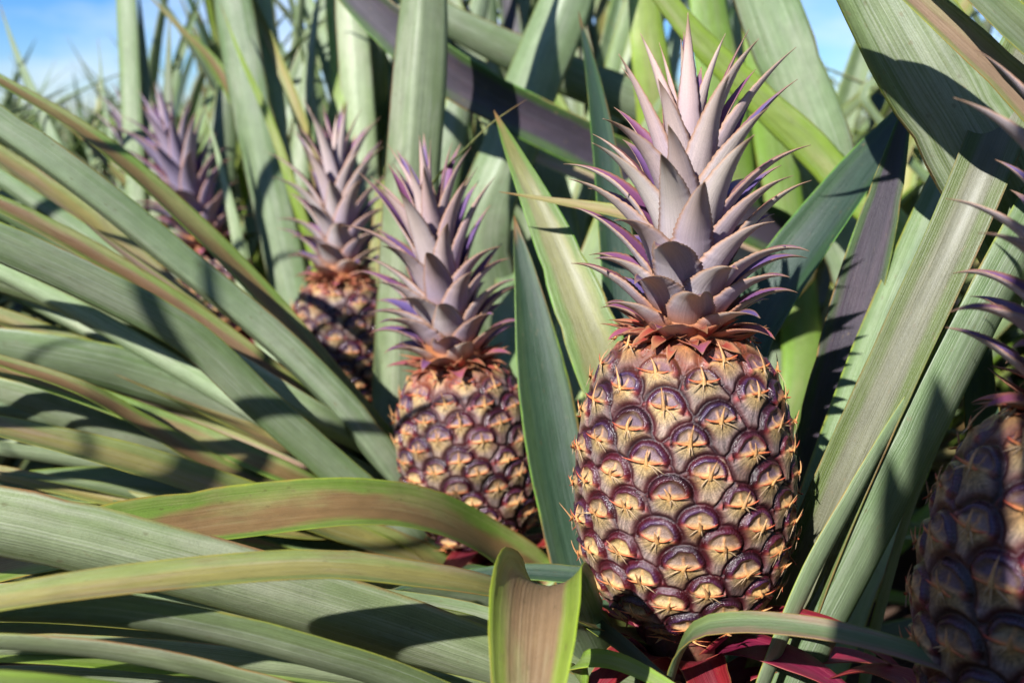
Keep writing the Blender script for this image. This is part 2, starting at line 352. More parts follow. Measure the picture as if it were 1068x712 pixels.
def fruit(parent, R, H, N, nu, nv, seed, blue=0.4, spikes=True):
    r = np.random.default_rng(seed)
    pr, pz = fruit_profile(R, H)
    arc = np.r_[0, np.cumsum(np.hypot(np.diff(pr), np.diff(pz)))]
    area = np.r_[0, np.cumsum(PI * (pr[1:] + pr[:-1]) * np.diff(arc))]
    s = math.sqrt(area[-1] / N) / 2
    # eyes
    k = np.arange(N)
    ae = (k + 0.5) / N * area[-1]
    ea = np.interp(ae, area, arc)
    er, ez = np.interp(ea, arc, pr), np.interp(ea, arc, pz)
    eth = k * PI * (3 - math.sqrt(5)) + r.normal(0, 0.028, N) + seed
    E = np.stack([er * np.cos(eth), er * np.sin(eth), ez + r.normal(0, s * 0.11, N)], 1)
    dr, dz = np.gradient(pr, arc), np.gradient(pz, arc)
    er_, ez_ = np.interp(ea, arc, dr), np.interp(ea, arc, dz)
    nn = np.hypot(er_, ez_) + 1e-9
    er_, ez_ = er_ / nn, ez_ / nn
    EU = np.stack([er_ * np.cos(eth), er_ * np.sin(eth), ez_], 1)
    ET = np.stack([-np.sin(eth), np.cos(eth), np.zeros(N)], 1)
    EN = np.cross(ET, EU)
    # grid
    av = np.linspace(arc[-1] * 0.004, arc[-1] * 0.996, nv)
    th = np.linspace(0, 2 * PI, nu, endpoint=False)
    A, TH = np.meshgrid(av, th, indexing='ij'); A = A.ravel(); TH = TH.ravel()
    rr_, zz_ = np.interp(A, arc, pr), np.interp(A, arc, pz)
    V = np.stack([rr_ * np.cos(TH), rr_ * np.sin(TH), zz_], 1)
    tr_, tz_ = np.interp(A, arc, dr), np.interp(A, arc, dz)
    Nn = unit(np.stack([tz_ * np.cos(TH), tz_ * np.sin(TH), -tr_], 1))
    n = len(V)
    # each eye: an upper half disc that overlaps the fans of the eyes above it, and a lower fan
    rnde = r.random((N, 4)); roe = (rnde[:, 0] - 0.5) * 0.30; sze = 1.0 + (rnde[:, 2] - 0.5) * 0.22
    i1 = np.zeros(n, int); a = np.zeros(n); b = np.zeros(n); edge = np.zeros(n); K = 6
    for c0 in range(0, n, 20000):
        q = V[c0:c0 + 20000]; m = len(q)
        D = ((q[:, None, :] - E[None]) ** 2).sum(2)
        pt = np.argpartition(D, K, axis=1)[:, :K]
        dv = q[:, None, :] - E[pt]
        aa = (dv * ET[pt]).sum(2) / s; bb = (dv * EU[pt]).sum(2) / s; dn = (dv * EN[pt]).sum(2) / s
        co, si = np.cos(roe[pt]), np.sin(roe[pt])
        aa, bb = aa * co - bb * si, aa * si + bb * co
        rh = np.hypot(np.hypot(aa * 0.95, bb + 0.12), dn) / sze[pt]
        upm = bb > -0.12 - 0.25 * np.abs(aa)
        lowm = np.hypot(np.hypot(aa, bb + 0.45), dn)
        sc = np.where(upm & (rh < 1.0), rh - 2.0, lowm)
        o = np.argsort(sc, 1)
        k1 = o[:, :1]
        g = lambda x: np.take_along_axis(x, k1, 1)[:, 0]
        i1[c0:c0 + m] = g(pt); a[c0:c0 + m] = g(aa); b[c0:c0 + m] = g(bb)
        s1 = g(sc); s2 = np.take_along_axis(sc, o[:, 1:2], 1)[:, 0]
        oth = np.where(upm, rh - 1.0, 9.0); np.put_along_axis(oth, k1, 9.0, 1)
        e_low = np.minimum(np.abs(oth).min(1), np.where(s2 > 0, s2 - s1, 9.0))
        e_up = np.minimum(1.0 - g(rh), np.where(s2 < 0, s2 - s1, 9.0))
        edge[c0:c0 + m] = np.where(s1 < 0, e_up, e_low)
    rnd = rnde[i1]; Fd = edge
    ang = np.arctan2(b + 0.12, a); rho = np.hypot(a * 0.95, b + 0.12) / sze[i1]
    tz = zz_ / H
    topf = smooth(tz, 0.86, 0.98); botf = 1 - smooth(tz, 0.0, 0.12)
    up = smooth(np.sin(ang), -0.2, 0.25)
    ring = np.exp(-(np.abs(rho - 0.83) / 0.165) ** 2.8) * up * (rho < 1.0)
    inner = (1 - smooth(rho, 0.5, 0.74)) * smooth(b, -0.2, 0.05)
    groove = (1 - smooth(Fd, 0.07, 0.24))
    ticks = 0.5 + 0.5 * np.sin(ang * 34 + rnd[:, 1] * 20 + np.sin(rho * 9) * 0.6)
    wv_ = np.sin(ang * 3 + rnd[:, 1] * 9) * 0.05 + np.sin(ang * 7 + rnd[:, 3] * 30) * 0.025
    ring = np.exp(-(np.abs(rho + wv_ - 0.83) / (0.13 + 0.06 * rnd[:, 3])) ** 2.6) * up * (rho < 1.0)
    hair = np.sin(ang * 19 + rnd[:, 2] * 20 + np.sin(ang * 7) * 2) * 0.5 + 0.5
    hair = 0.55 * hair + 0.45 * (0.5 + 0.5 * np.sin(ang * 43 + rnd[:, 0] * 30 + 2.5 * np.sin(rho * 6 + rnd[:, 1] * 9)))
    low = smooth(-b, -0.15, 0.25)
    jag = r.random(n)
    # relief
    h = 0.32 * smooth(Fd, 0.0, 0.32) + 0.20 * ring + 0.03 * ring * ticks - 0.16 * inner
    h += low * (0.20 * (1 - smooth(rho, 0.05, 1.0)) + 0.035 * hair)
    star = np.exp(-((b + 0.12) / 0.07) ** 2) * (1 - smooth(np.abs(a), 0.65, 0.95)) + np.exp(-(a / 0.07) ** 2) * (1 - smooth(np.abs(b + 0.05), 0.3, 0.55))
    star = np.clip(star, 0, 1)
    h += 0.09 * star
    h *= 0.64 * (1 - 0.55 * topf) * (1 - 0.4 * botf)
    V2 = V + Nn * (h * s)[:, None]
    # colour
    cream = np.array([0.39, 0.265, 0.12]); tan = np.array([0.52, 0.32, 0.10]); lilac = np.array([0.21, 0.15, 0.155])
    mar = np.array([0.066, 0.005, 0.010]); pur = np.array([0.025, 0.013, 0.055]); dark = np.array([0.018, 0.004, 0.007]); olive = np.array([0.30, 0.21, 0.085])
    C = lerp3(tan, cream, smooth(rho, 0.1, 0.55)); C = lerp3(C, lilac, smooth(rho, 0.5, 1.1) * (0.5 + 0.5 * rnd[:, 3]))
    C = C * (0.40 + 0.72 * hair + 0.45 * (jag - 0.5))[:, None]
    C = lerp3(C, lerp3(olive, np.array([0.10, 0.055, 0.12]), np.clip(0.25 + smooth(tz, 0.35, 0.8) * 0.6 + (rnd[:, 2] - 0.5) * 0.7, 0, 0.9)) * (0.7 + 0.5 * ticks)[:, None], inner * 0.92)
    pf = np.clip(blue + (rnd[:, 1] - 0.5) * 0.9 + smooth(tz, 0.6, 0.95) * 0.35, 0, 1)
    rc = lerp3(mar, pur, pf)
    rc = lerp3(rc, np.array([0.24, 0.15, 0.21]), ticks ** 5 * 0.55 * smooth(rho, 0.7, 0.9))
    C = lerp3(C, rc, np.clip(ring * 1.45, 0, 1))
    C = lerp3(C, np.array([0.58, 0.30, 0.11]), star * 0.75)
    red = np.array([0.38, 0.035, 0.035])
    C = lerp3(C, red, smooth(np.abs(a), 0.55, 0.9) * np.exp(-((b + 0.15) / 0.16) ** 2) * 0.7)
    C = lerp3(C, np.array([0.085, 0.012, 0.016]), (1 - smooth(Fd, 0.08, 0.46)) * 0.85 * (1 - np.clip(ring, 0, 1)))
    C = lerp3(C, lerp3(dark, mar * 0.7, rnd[:, 0]), groove * 0.97)
    C = lerp3(C, np.array([0.40, 0.13, 0.05]), topf * 0.5)
    C = lerp3(C, C * np.array([0.6, 0.4, 0.45]), botf * 0.7)  # darker and redder towards the bottom of the fruit
    br = smooth(np.sin(V[:, 0] * 210 + seed) + np.sin(V[:, 1] * 170 + 2 * seed) + np.sin(V[:, 2] * 190) + (rnd[:, 2] - .5) * 2.0, 1.1, 2.4)
    C = lerp3(C, C * np.array([0.50, 0.36, 0.30]), br * 0.8)
    C = C * (0.66 + 0.34 * rnd[:, 0])[:, None]
    gl = np.clip(ring * 1.3 + groove * 0.5, 0, 1)
    I = np.arange(n).reshape(nv, nu); J = np.roll(I, -1, axis=1)
    Fc = np.stack([I[:-1].ravel(), J[:-1].ravel(), J[1:].ravel(), I[1:].ravel()], 1).tolist()
    Fc.append(list(range(nu - 1, -1, -1))); Fc.append(list(range(n - nu, n)))
    Vs = [V2]; Cs = [C]; Gs = [gl]; base = n
    if spikes:
        for i in range(N):
            tz_i = ez[i] / H
            if tz_i > 0.97: continue
            c0 = E[i] + EN[i] * s * 0.40
            def spike(p0, p1, p2, w0, cA, cB):
                nonlocal base
                ts = np.linspace(0, 1, 6)[:, None]
                cl = (1 - ts) ** 2 * p0 + 2 * ts * (1 - ts) * p1 + ts ** 2 * p2
                T = unit(np.gradient(cl, axis=0)); S = unit(np.cross(T, EN[i] + 1e-6)); B = np.cross(S, T)
                wv = w0 * (1 - ts) ** 0.8 + s * 0.012
                rings = np.stack([cl + S * wv, cl + B * wv * 0.45, cl - S * wv, cl - B * wv * 0.45], 1)
                Vs.append(rings.reshape(-1, 3))
                Cs.append(np.repeat(np.asarray(cA) * (1 - ts) + np.asarray(cB) * ts, 4, axis=0)); Gs.append(np.zeros(24))
                for q in range(5):
                    for m in range(4):
                        x = base + q * 4 + m; y = base + q * 4 + (m + 1) % 4
                        Fc.append([x, y, y + 4, x + 4])
                Fc.append([base + 20, base + 21, base + 22, base + 23]); base += 24
            j = r.normal(0, 1, 6)
            lean = ET[i] * j[0] * 0.22
            U, T_, Nq = EU[i], ET[i], EN[i]
            ln = 0.62 + 0.2 * j[1]
            spike(c0 - U * s * 0.30, c0 + U * s * 0.05 + Nq * s * 0.20, c0 + (U * ln * 0.85 + Nq * (0.24 + 0.14 * j[2]) + lean) * s, s * 0.125, np.array((0.46, 0.25, 0.085)) * r.uniform(.65, 1.15), np.array((0.50, 0.25, 0.11)) * r.uniform(.6, 1.15))
            for sg in (-1, 1):
                ln2 = 0.82 + 0.18 * j[3 + (sg > 0)]
                spike(c0 - U * s * 0.16, c0 + (T_ * sg * 0.45 - U * 0.22 + Nq * 0.08) * s, c0 + (T_ * sg * ln2 - U * (0.02 - 0.10 * j[5]) + Nq * 0.12) * s, s * 0.085, (0.50, 0.21, 0.055), (0.40, 0.045, 0.03))
            for q in range(3):
                jj = r.normal(0, 1, 3)
                spike(c0 - U * s * 0.15, c0 + (T_ * jj[0] * 0.2 - U * 0.28 + Nq * 0.06) * s, c0 + (T_ * jj[0] * 0.5 - U * (0.6 + 0.1 * jj[1]) + Nq * 0.0) * s, s * 0.05, (0.48, 0.30, 0.12), (0.34, 0.24, 0.16))
    o = mesh_obj('fruit', np.concatenate(Vs), Fc, [M['skin']], parent, attrs={'gloss': np.concatenate(Gs)}, tint=np.concatenate(Cs))
    return o

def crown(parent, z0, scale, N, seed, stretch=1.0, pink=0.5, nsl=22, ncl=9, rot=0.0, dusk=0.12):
    r = np.random.default_rng(seed)
    Hs = 0.088 * scale * stretch
    ts = np.linspace(0, 1, 14); nu = 14
    V = []; Fc = []
    for i, t in enumerate(ts):
        rad = scale * (0.023 * (1 - t) ** 0.7 + 0.0015)
        for j in range(nu):
            V.append([rad * math.cos(2 * PI * j / nu), rad * math.sin(2 * PI * j / nu), z0 - 0.006 + (Hs + 0.006) * t])
    for i in range(13):
        for j in range(nu):
            Fc.append([i * nu + j, i * nu + (j + 1) % nu, (i + 1) * nu + (j + 1) % nu, (i + 1) * nu + j])
    Fc.append(list(range(13 * nu, 14 * nu)))
    cr = mesh_obj('crown', V, Fc, [M['crown']], parent, uv=np.zeros((len(V), 2)), tint=np.tile([0.35, 0.13, 0.05], (len(V), 1)))
    ga = PI * (3 - math.sqrt(5))
    for i in range(34):
        az_ = i * ga + 1.0; e1 = np.array([math.cos(az_), math.sin(az_), 0]); k = i / 33
        Ln = scale * r.uniform(0.011, 0.024); ns = 14; t = np.linspace(0, 1, ns)
        phi = np.radians(r.uniform(60, 108) - 22 * k) + np.radians(r.uniform(-25, 45)) * t
        dl = Ln / (ns - 1); x = scale * (0.019 + 0.006 * (1 - k)) + np.cumsum(np.sin(phi)) * dl; zz = z0 - 0.004 + 0.009 * k + np.cumsum(np.cos(phi)) * dl
        path = e1 * x[:, None] + np.array([0, 0, 1.0]) * zz[:, None]
        nrm = -e1 * np.cos(phi)[:, None] + np.array([0, 0, 1.0]) * np.sin(phi)[:, None]
        Vb, Fb, uv, fm, al, sd = blade(path, nrm, scale * r.uniform(0.007, 0.015), 0.7, lambda t: np.clip((1 - t) ** 0.8 * (0.8 + 0.9 * t * (1 - t)), 0.02, 2), 7, 0.001, 0.04, seed * 77 + i, 0.1)
        ua = np.abs(uv[:, 0] * 2 - 1)
        C = lerp3(np.array([0.40, 0.06, 0.045]) * r.uniform(.6, 1.1), np.array([0.48, 0.22, 0.10]) * r.uniform(.6, 1.1), smooth(al, 0.2, 0.9) * r.uniform(.4, 1))
        C = lerp3(C, np.array([0.50, 0.31, 0.16]), smooth(ua, 0.6, 0.95) * r.uniform(.3, .8)); C = lerp3(C, np.array([0.20, 0.11, 0.05]), smooth(al, 0.7, 0.95) * r.uniform(0, 1))
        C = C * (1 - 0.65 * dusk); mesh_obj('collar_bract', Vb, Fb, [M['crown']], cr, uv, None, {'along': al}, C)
    for i in range(N):
        s = i / (N - 1)
        az_ = i * ga + rot + r.normal(0, 0.08)
        zf = s ** 1.3
        z = z0 - 0.003 * scale + Hs * zf
        rad = scale * (0.0225 * (1 - zf) ** 0.75)
        Ln = scale * np.interp(s, [0, 0.08, 0.2, 0.4, 0.65, 0.85, 1], [0.020, 0.030, 0.044, 0.058, 0.078, 0.086, 0.066]) * r.uniform(0.82, 1.13) * (0.6 + 0.4 * stretch)
        Wd = scale * np.interp(s, [0, 0.1, 0.3, 0.55, 0.8, 1], [0.021, 0.029, 0.034, 0.032, 0.027, 0.015]) * r.uniform(0.93, 1.07)
        p0 = np.radians(np.interp(s, [0, 0.1, 0.3, 0.6, 1], [80, 48, 30, 20, 6]))
        p1 = np.radians(np.interp(s, [0, 0.1, 0.3, 0.6, 0.85, 1], [112, 96, 84, 60, 37, 16]) + r.normal(0, 9))
        ns = nsl; t = np.linspace(0, 1, ns)
        phi = p0 + (p1 - p0) * t ** 1.25 + np.radians(14) * np.clip(t - 0.75, 0, 1) * 4 * (1 - s) * r.uniform(0.2, 1.2)
        dl = Ln / (ns - 1)
        x = rad + np.cumsum(np.sin(phi)) * dl - np.sin(phi[0]) * dl; zz = z + np.cumsum(np.cos(phi)) * dl - np.cos(phi[0]) * dl
        side_w = np.cumsum(r.normal(0, 0.08) * t) * dl
        e1 = np.array([math.cos(az_), math.sin(az_), 0]); e2 = np.array([-math.sin(az_), math.cos(az_), 0])
        path = e1 * x[:, None] + np.array([0, 0, 1.0]) * zz[:, None] + e2 * side_w[:, None]
        nrm = -e1 * np.cos(phi)[:, None] + np.array([0, 0, 1.0]) * np.sin(phi)[:, None]   # inner face
        def pf(t):
            q = np.clip((1 - t) ** 0.85 * (0.80 + 0.9 * t * (1 - t)) * 1.05, 0.02, 2)
            if len(t) > 30: q[2:-2] *= 1 + 0.045 * np.where(np.arange(len(t) - 4) % 2, 1, -1) * (1 - 0.5 * t[2:-2]) * r.uniform(.3, 1.3, len(t) - 4)
            return q
        Vb, Fb, uv, fm, al, sd = blade(path, nrm, Wd, np.interp(s, [0, 0.4, 1], [0.45, 0.75, 0.85]), pf, ncl, 0.0012 * scale, 0.02, seed * 100 + i, 0.08)
        ua = np.abs(uv[:, 0] * 2 - 1)
        j = r.random(3)
        out_c = np.array([0.70, 0.64, 0.53]) * (0.85 + 0.3 * j[0]); pinkc = np.array([0.68, 0.47, 0.41])
        pk = np.clip(pink * 0.8 + (s - 0.5) * 0.8 + (j[1] - 0.5) * 0.7, 0, 1)
        body = lerp3(out_c, pinkc, np.full(len(ua), pk))
        body = lerp3(body, np.array([0.27, 0.23, 0.34]), smooth(ua, 0.45, 1.0) * 0.4 * (1 - smooth(al, 0.6, 0.9)))  # lavender of the crown's shaded faces put into the edge colour
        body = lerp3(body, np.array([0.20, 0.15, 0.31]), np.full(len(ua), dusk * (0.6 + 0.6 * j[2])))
        body = lerp3(body, np.array([0.36, 0.31, 0.44]), (1 - smooth(al, 0.15, 0.75)) * (0.25 + 0.45 * j[1]))
        inn = lerp3(np.array([0.095, 0.07, 0.20]), np.array([0.17, 0.05, 0.12]), np.full(len(ua), j[2]))
        C = np.where(sd[:, None] > 0.5, body, inn)
        C = lerp3(C, np.array([0.36, 0.17, 0.06]), smooth(ua, 0.80, 0.95) * 0.85)
        basec = np.array([0.44, 0.17, 0.075]) if s < 0.5 else np.array([0.50, 0.22, 0.15])
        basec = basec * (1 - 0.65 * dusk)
        C = lerp3(C, basec, (1 - smooth(al, 0.02, np.interp(s, [0, 0.12, 0.3, 1], [0.9, 0.5, 0.26, 0.24]))) * np.interp(s, [0, 0.3, 1], [1, 0.75, 0.5]))
        if s < 0.13: C = lerp3(C, np.array([0.55, 0.10, 0.06]), np.full(len(ua), 0.6 * (1 - s / 0.13)) * (0.6 + 0.4 * al))
        C = lerp3(C, np.array([0.30, 0.18, 0.09]), smooth(al, r.uniform(.72, .93), 0.985) * 0.8)
        mesh_obj('crown_leaf', Vb, Fb, [M['crown']], cr, uv, None, {'along': al}, C)
    return cr

def pineapple(px, py, d, top_px, R, H, label, seed, N=125, nu=420, nv=280, blue=0.4, ncr=64, cscale=1.0, cstretch=1.0, yaw=0.0, pink=0.5, tilt_fwd=0.0, spikes=True, dusk=0.1):
    """px,py,d: centre of the fruit; top_px: pixel the axis leads to one fruit-height above"""
    c = P(px, py, d)
    q = P(top_px[0], top_px[1], d)
    ax = q - c
    # lean sideways as in the photograph, forward lean given
    lean = ax @ RGT / max(ax @ UPV, 1e-6)
    up = unit(np.array([lean, tilt_fwd, 1.0]))
    base = c - up * H / 2
    root = thing('pineapple', base, label, 'pineapple', 'ripening pineapples with their crowns')
    root.rotation_mode = 'QUATERNION'
    root.rotation_quaternion = Vector((0, 0, 1)).rotation_difference(Vector(up)) @ Matrix.Rotation(yaw, 4, 'Z').to_quaternion()
    fruit(root, R, H, N, nu, nv, seed, blue, spikes)
    crown(root, H - 0.004, cscale, ncr, seed, cstretch, pink, 44 if nu > 400 else 22, dusk=dusk)
    # stalk with red bracts
    V = []; Fc = []; n = 12; rows = 8
    for i in range(rows):
        t = i / (rows - 1); rad = 0.016 + 0.006 * t
        for j in range(n): V.append([rad * math.cos(2 * PI * j / n), rad * math.sin(2 * PI * j / n), 0.012 - 0.24 * (1 - t)])
    for i in range(rows - 1):
        for j in range(n): Fc.append([i * n + j, i * n + (j + 1) % n, (i + 1) * n + (j + 1) % n, (i + 1) * n + j])
    st = mesh_obj('stalk', V, Fc, [M['stalk']], root)
    r = np.random.default_rng(seed + 5)
    for i in range(11):
        az_ = i * 2.4 + seed; e1 = np.array([math.cos(az_), math.sin(az_), 0]); z = -0.10 + i * 0.009
        Ln = r.uniform(0.07, 0.12)
        path = np.array([e1 * 0.018 + [0, 0, z], e1 * 0.045 + [0, 0, z + 0.025], e1 * (0.05 + Ln * 0.5) + [0, 0, z + 0.03], e1 * (0.05 + Ln * 0.9) + [0, 0, z + 0.012]])
        nb = np.array([0, 0, 1.0]) - e1 * 0.6
        leaf(st, path, nb, np.array([0, 0, 1.0]), 0.03, 'bract', cup=0.6, tip=0.8, ns=18, nc=7, name='bract', origin=np.zeros(3))
    for i in range(7):
        az_ = i * 0.9 + seed; e1 = np.array([math.cos(az_), math.sin(az_), 0]); Ln = r.uniform(0.05, 0.085)
        path = np.array([e1 * 0.017 + [0, 0, -0.03], e1 * 0.036 + [0, 0, -0.012], e1 * (0.04 + Ln * 0.5) + [0, 0, -0.014], e1 * (0.04 + Ln) + [0, 0, -0.03]])
        leaf(st, path, np.array([0, 0, 1.0]) - e1 * 0.5, np.array([0, 0, 1.0]), 0.034, 'bract', cup=0.5, tip=0.8, ns=16, nc=7, name='bract', origin=np.zeros(3))
    return root, base

PINE = [
 dict(px=713, py=495, d=0.585, top_px=(706, 176), R=0.0615, H=0.178, seed=3, N=148, nu=640, nv=400, blue=0.35, cscale=1.06, cstretch=1.02, ncr=76, pink=0.45, label='largest sharply focused pineapple with broad purple crown, standing right of centre'),
 dict(px=489, py=470, d=0.925, top_px=(458, 268), R=0.0655, H=0.176, seed=8, N=140, nu=440, nv=300, blue=0.5, cscale=1.16, cstretch=1.2, ncr=70, pink=0.75, label='pineapple with spiky pinkish crown leaning left in front of a tall upright leaf'),
 dict(px=358, py=357, d=1.28, top_px=(357, 215), R=0.067, H=0.172, seed=12, N=136, nu=300, nv=200, blue=0.65, cscale=1.18, cstretch=1.3, ncr=60, pink=0.5, label='smaller pineapple half hidden behind the tall upright leaf, orange at its neck'),
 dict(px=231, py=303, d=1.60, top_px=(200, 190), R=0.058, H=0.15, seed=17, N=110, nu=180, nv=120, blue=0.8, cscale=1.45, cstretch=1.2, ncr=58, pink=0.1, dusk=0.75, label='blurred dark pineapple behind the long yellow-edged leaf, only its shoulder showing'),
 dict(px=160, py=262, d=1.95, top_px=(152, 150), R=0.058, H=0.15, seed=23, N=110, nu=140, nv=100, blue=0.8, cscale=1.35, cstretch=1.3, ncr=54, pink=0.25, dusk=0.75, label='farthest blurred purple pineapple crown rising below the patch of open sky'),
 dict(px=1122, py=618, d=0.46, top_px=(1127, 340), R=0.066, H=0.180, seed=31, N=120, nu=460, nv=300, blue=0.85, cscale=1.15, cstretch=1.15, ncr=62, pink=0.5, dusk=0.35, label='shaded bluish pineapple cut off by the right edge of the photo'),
]
roots = [pineapple(**k) for k in PINE]
BASES = [b for _, b in roots]

# ------------------------------------------------------------------ plants that carry the near fruit
def plant(label, at, r=0.035, top=0.42, group='leafy pineapple plants close to the camera'):
    root = thing('pineapple_plant', (at[0], at[1], 0.0), label, 'pineapple plant', group)
    V = []; Fc = []; n = 14; rows = 10
    for i in range(rows):
        t = i / (rows - 1); rad = r * (1 - 0.35 * t)
        for j in range(n): V.append([rad * math.cos(2 * PI * j / n), rad * math.sin(2 * PI * j / n), -0.03 + (top + 0.03) * t])
    for i in range(rows - 1):
        for j in range(n): Fc.append([i * n + j, i * n + (j + 1) % n, (i + 1) * n + (j + 1) % n, (i + 1) * n + j])
    Fc.append(list(range((rows - 1) * n, rows * n)))
    mesh_obj('stem', V, Fc, [M['stem']], root)
    return root

def under(b, k=0.0): return (b[0], b[1])
PL = {}
PL['A'] = plant('pineapple plant of leaning sword leaves around the largest fruit', BASES[0])
PL['B'] = plant('pineapple plant fanning long grey-green leaves to the left from the pinkish-crowned fruit', BASES[1])
PL['C'] = plant('pineapple plant around the third fruit with upright blue-green leaves', BASES[2])
PL['D'] = plant('pineapple plant with narrow upright leaves under the dark fruit whose shoulder shows', BASES[3])
PL['E'] = plant('pineapple plant under the farthest purple crown, below the open sky', BASES[4])
PL['G'] = plant('pineapple plant with broad overhanging leaves above the shaded bluish fruit', BASES[5])
pb_ = P(800, 420, 1.25); PL['H'] = plant('pineapple plant with bright green leaves behind the largest crown', pb_)
pb_ = P(560, 420, 1.45); PL['K'] = plant('pineapple plant of crossing dark leaves behind and between the two nearest crowns', pb_)

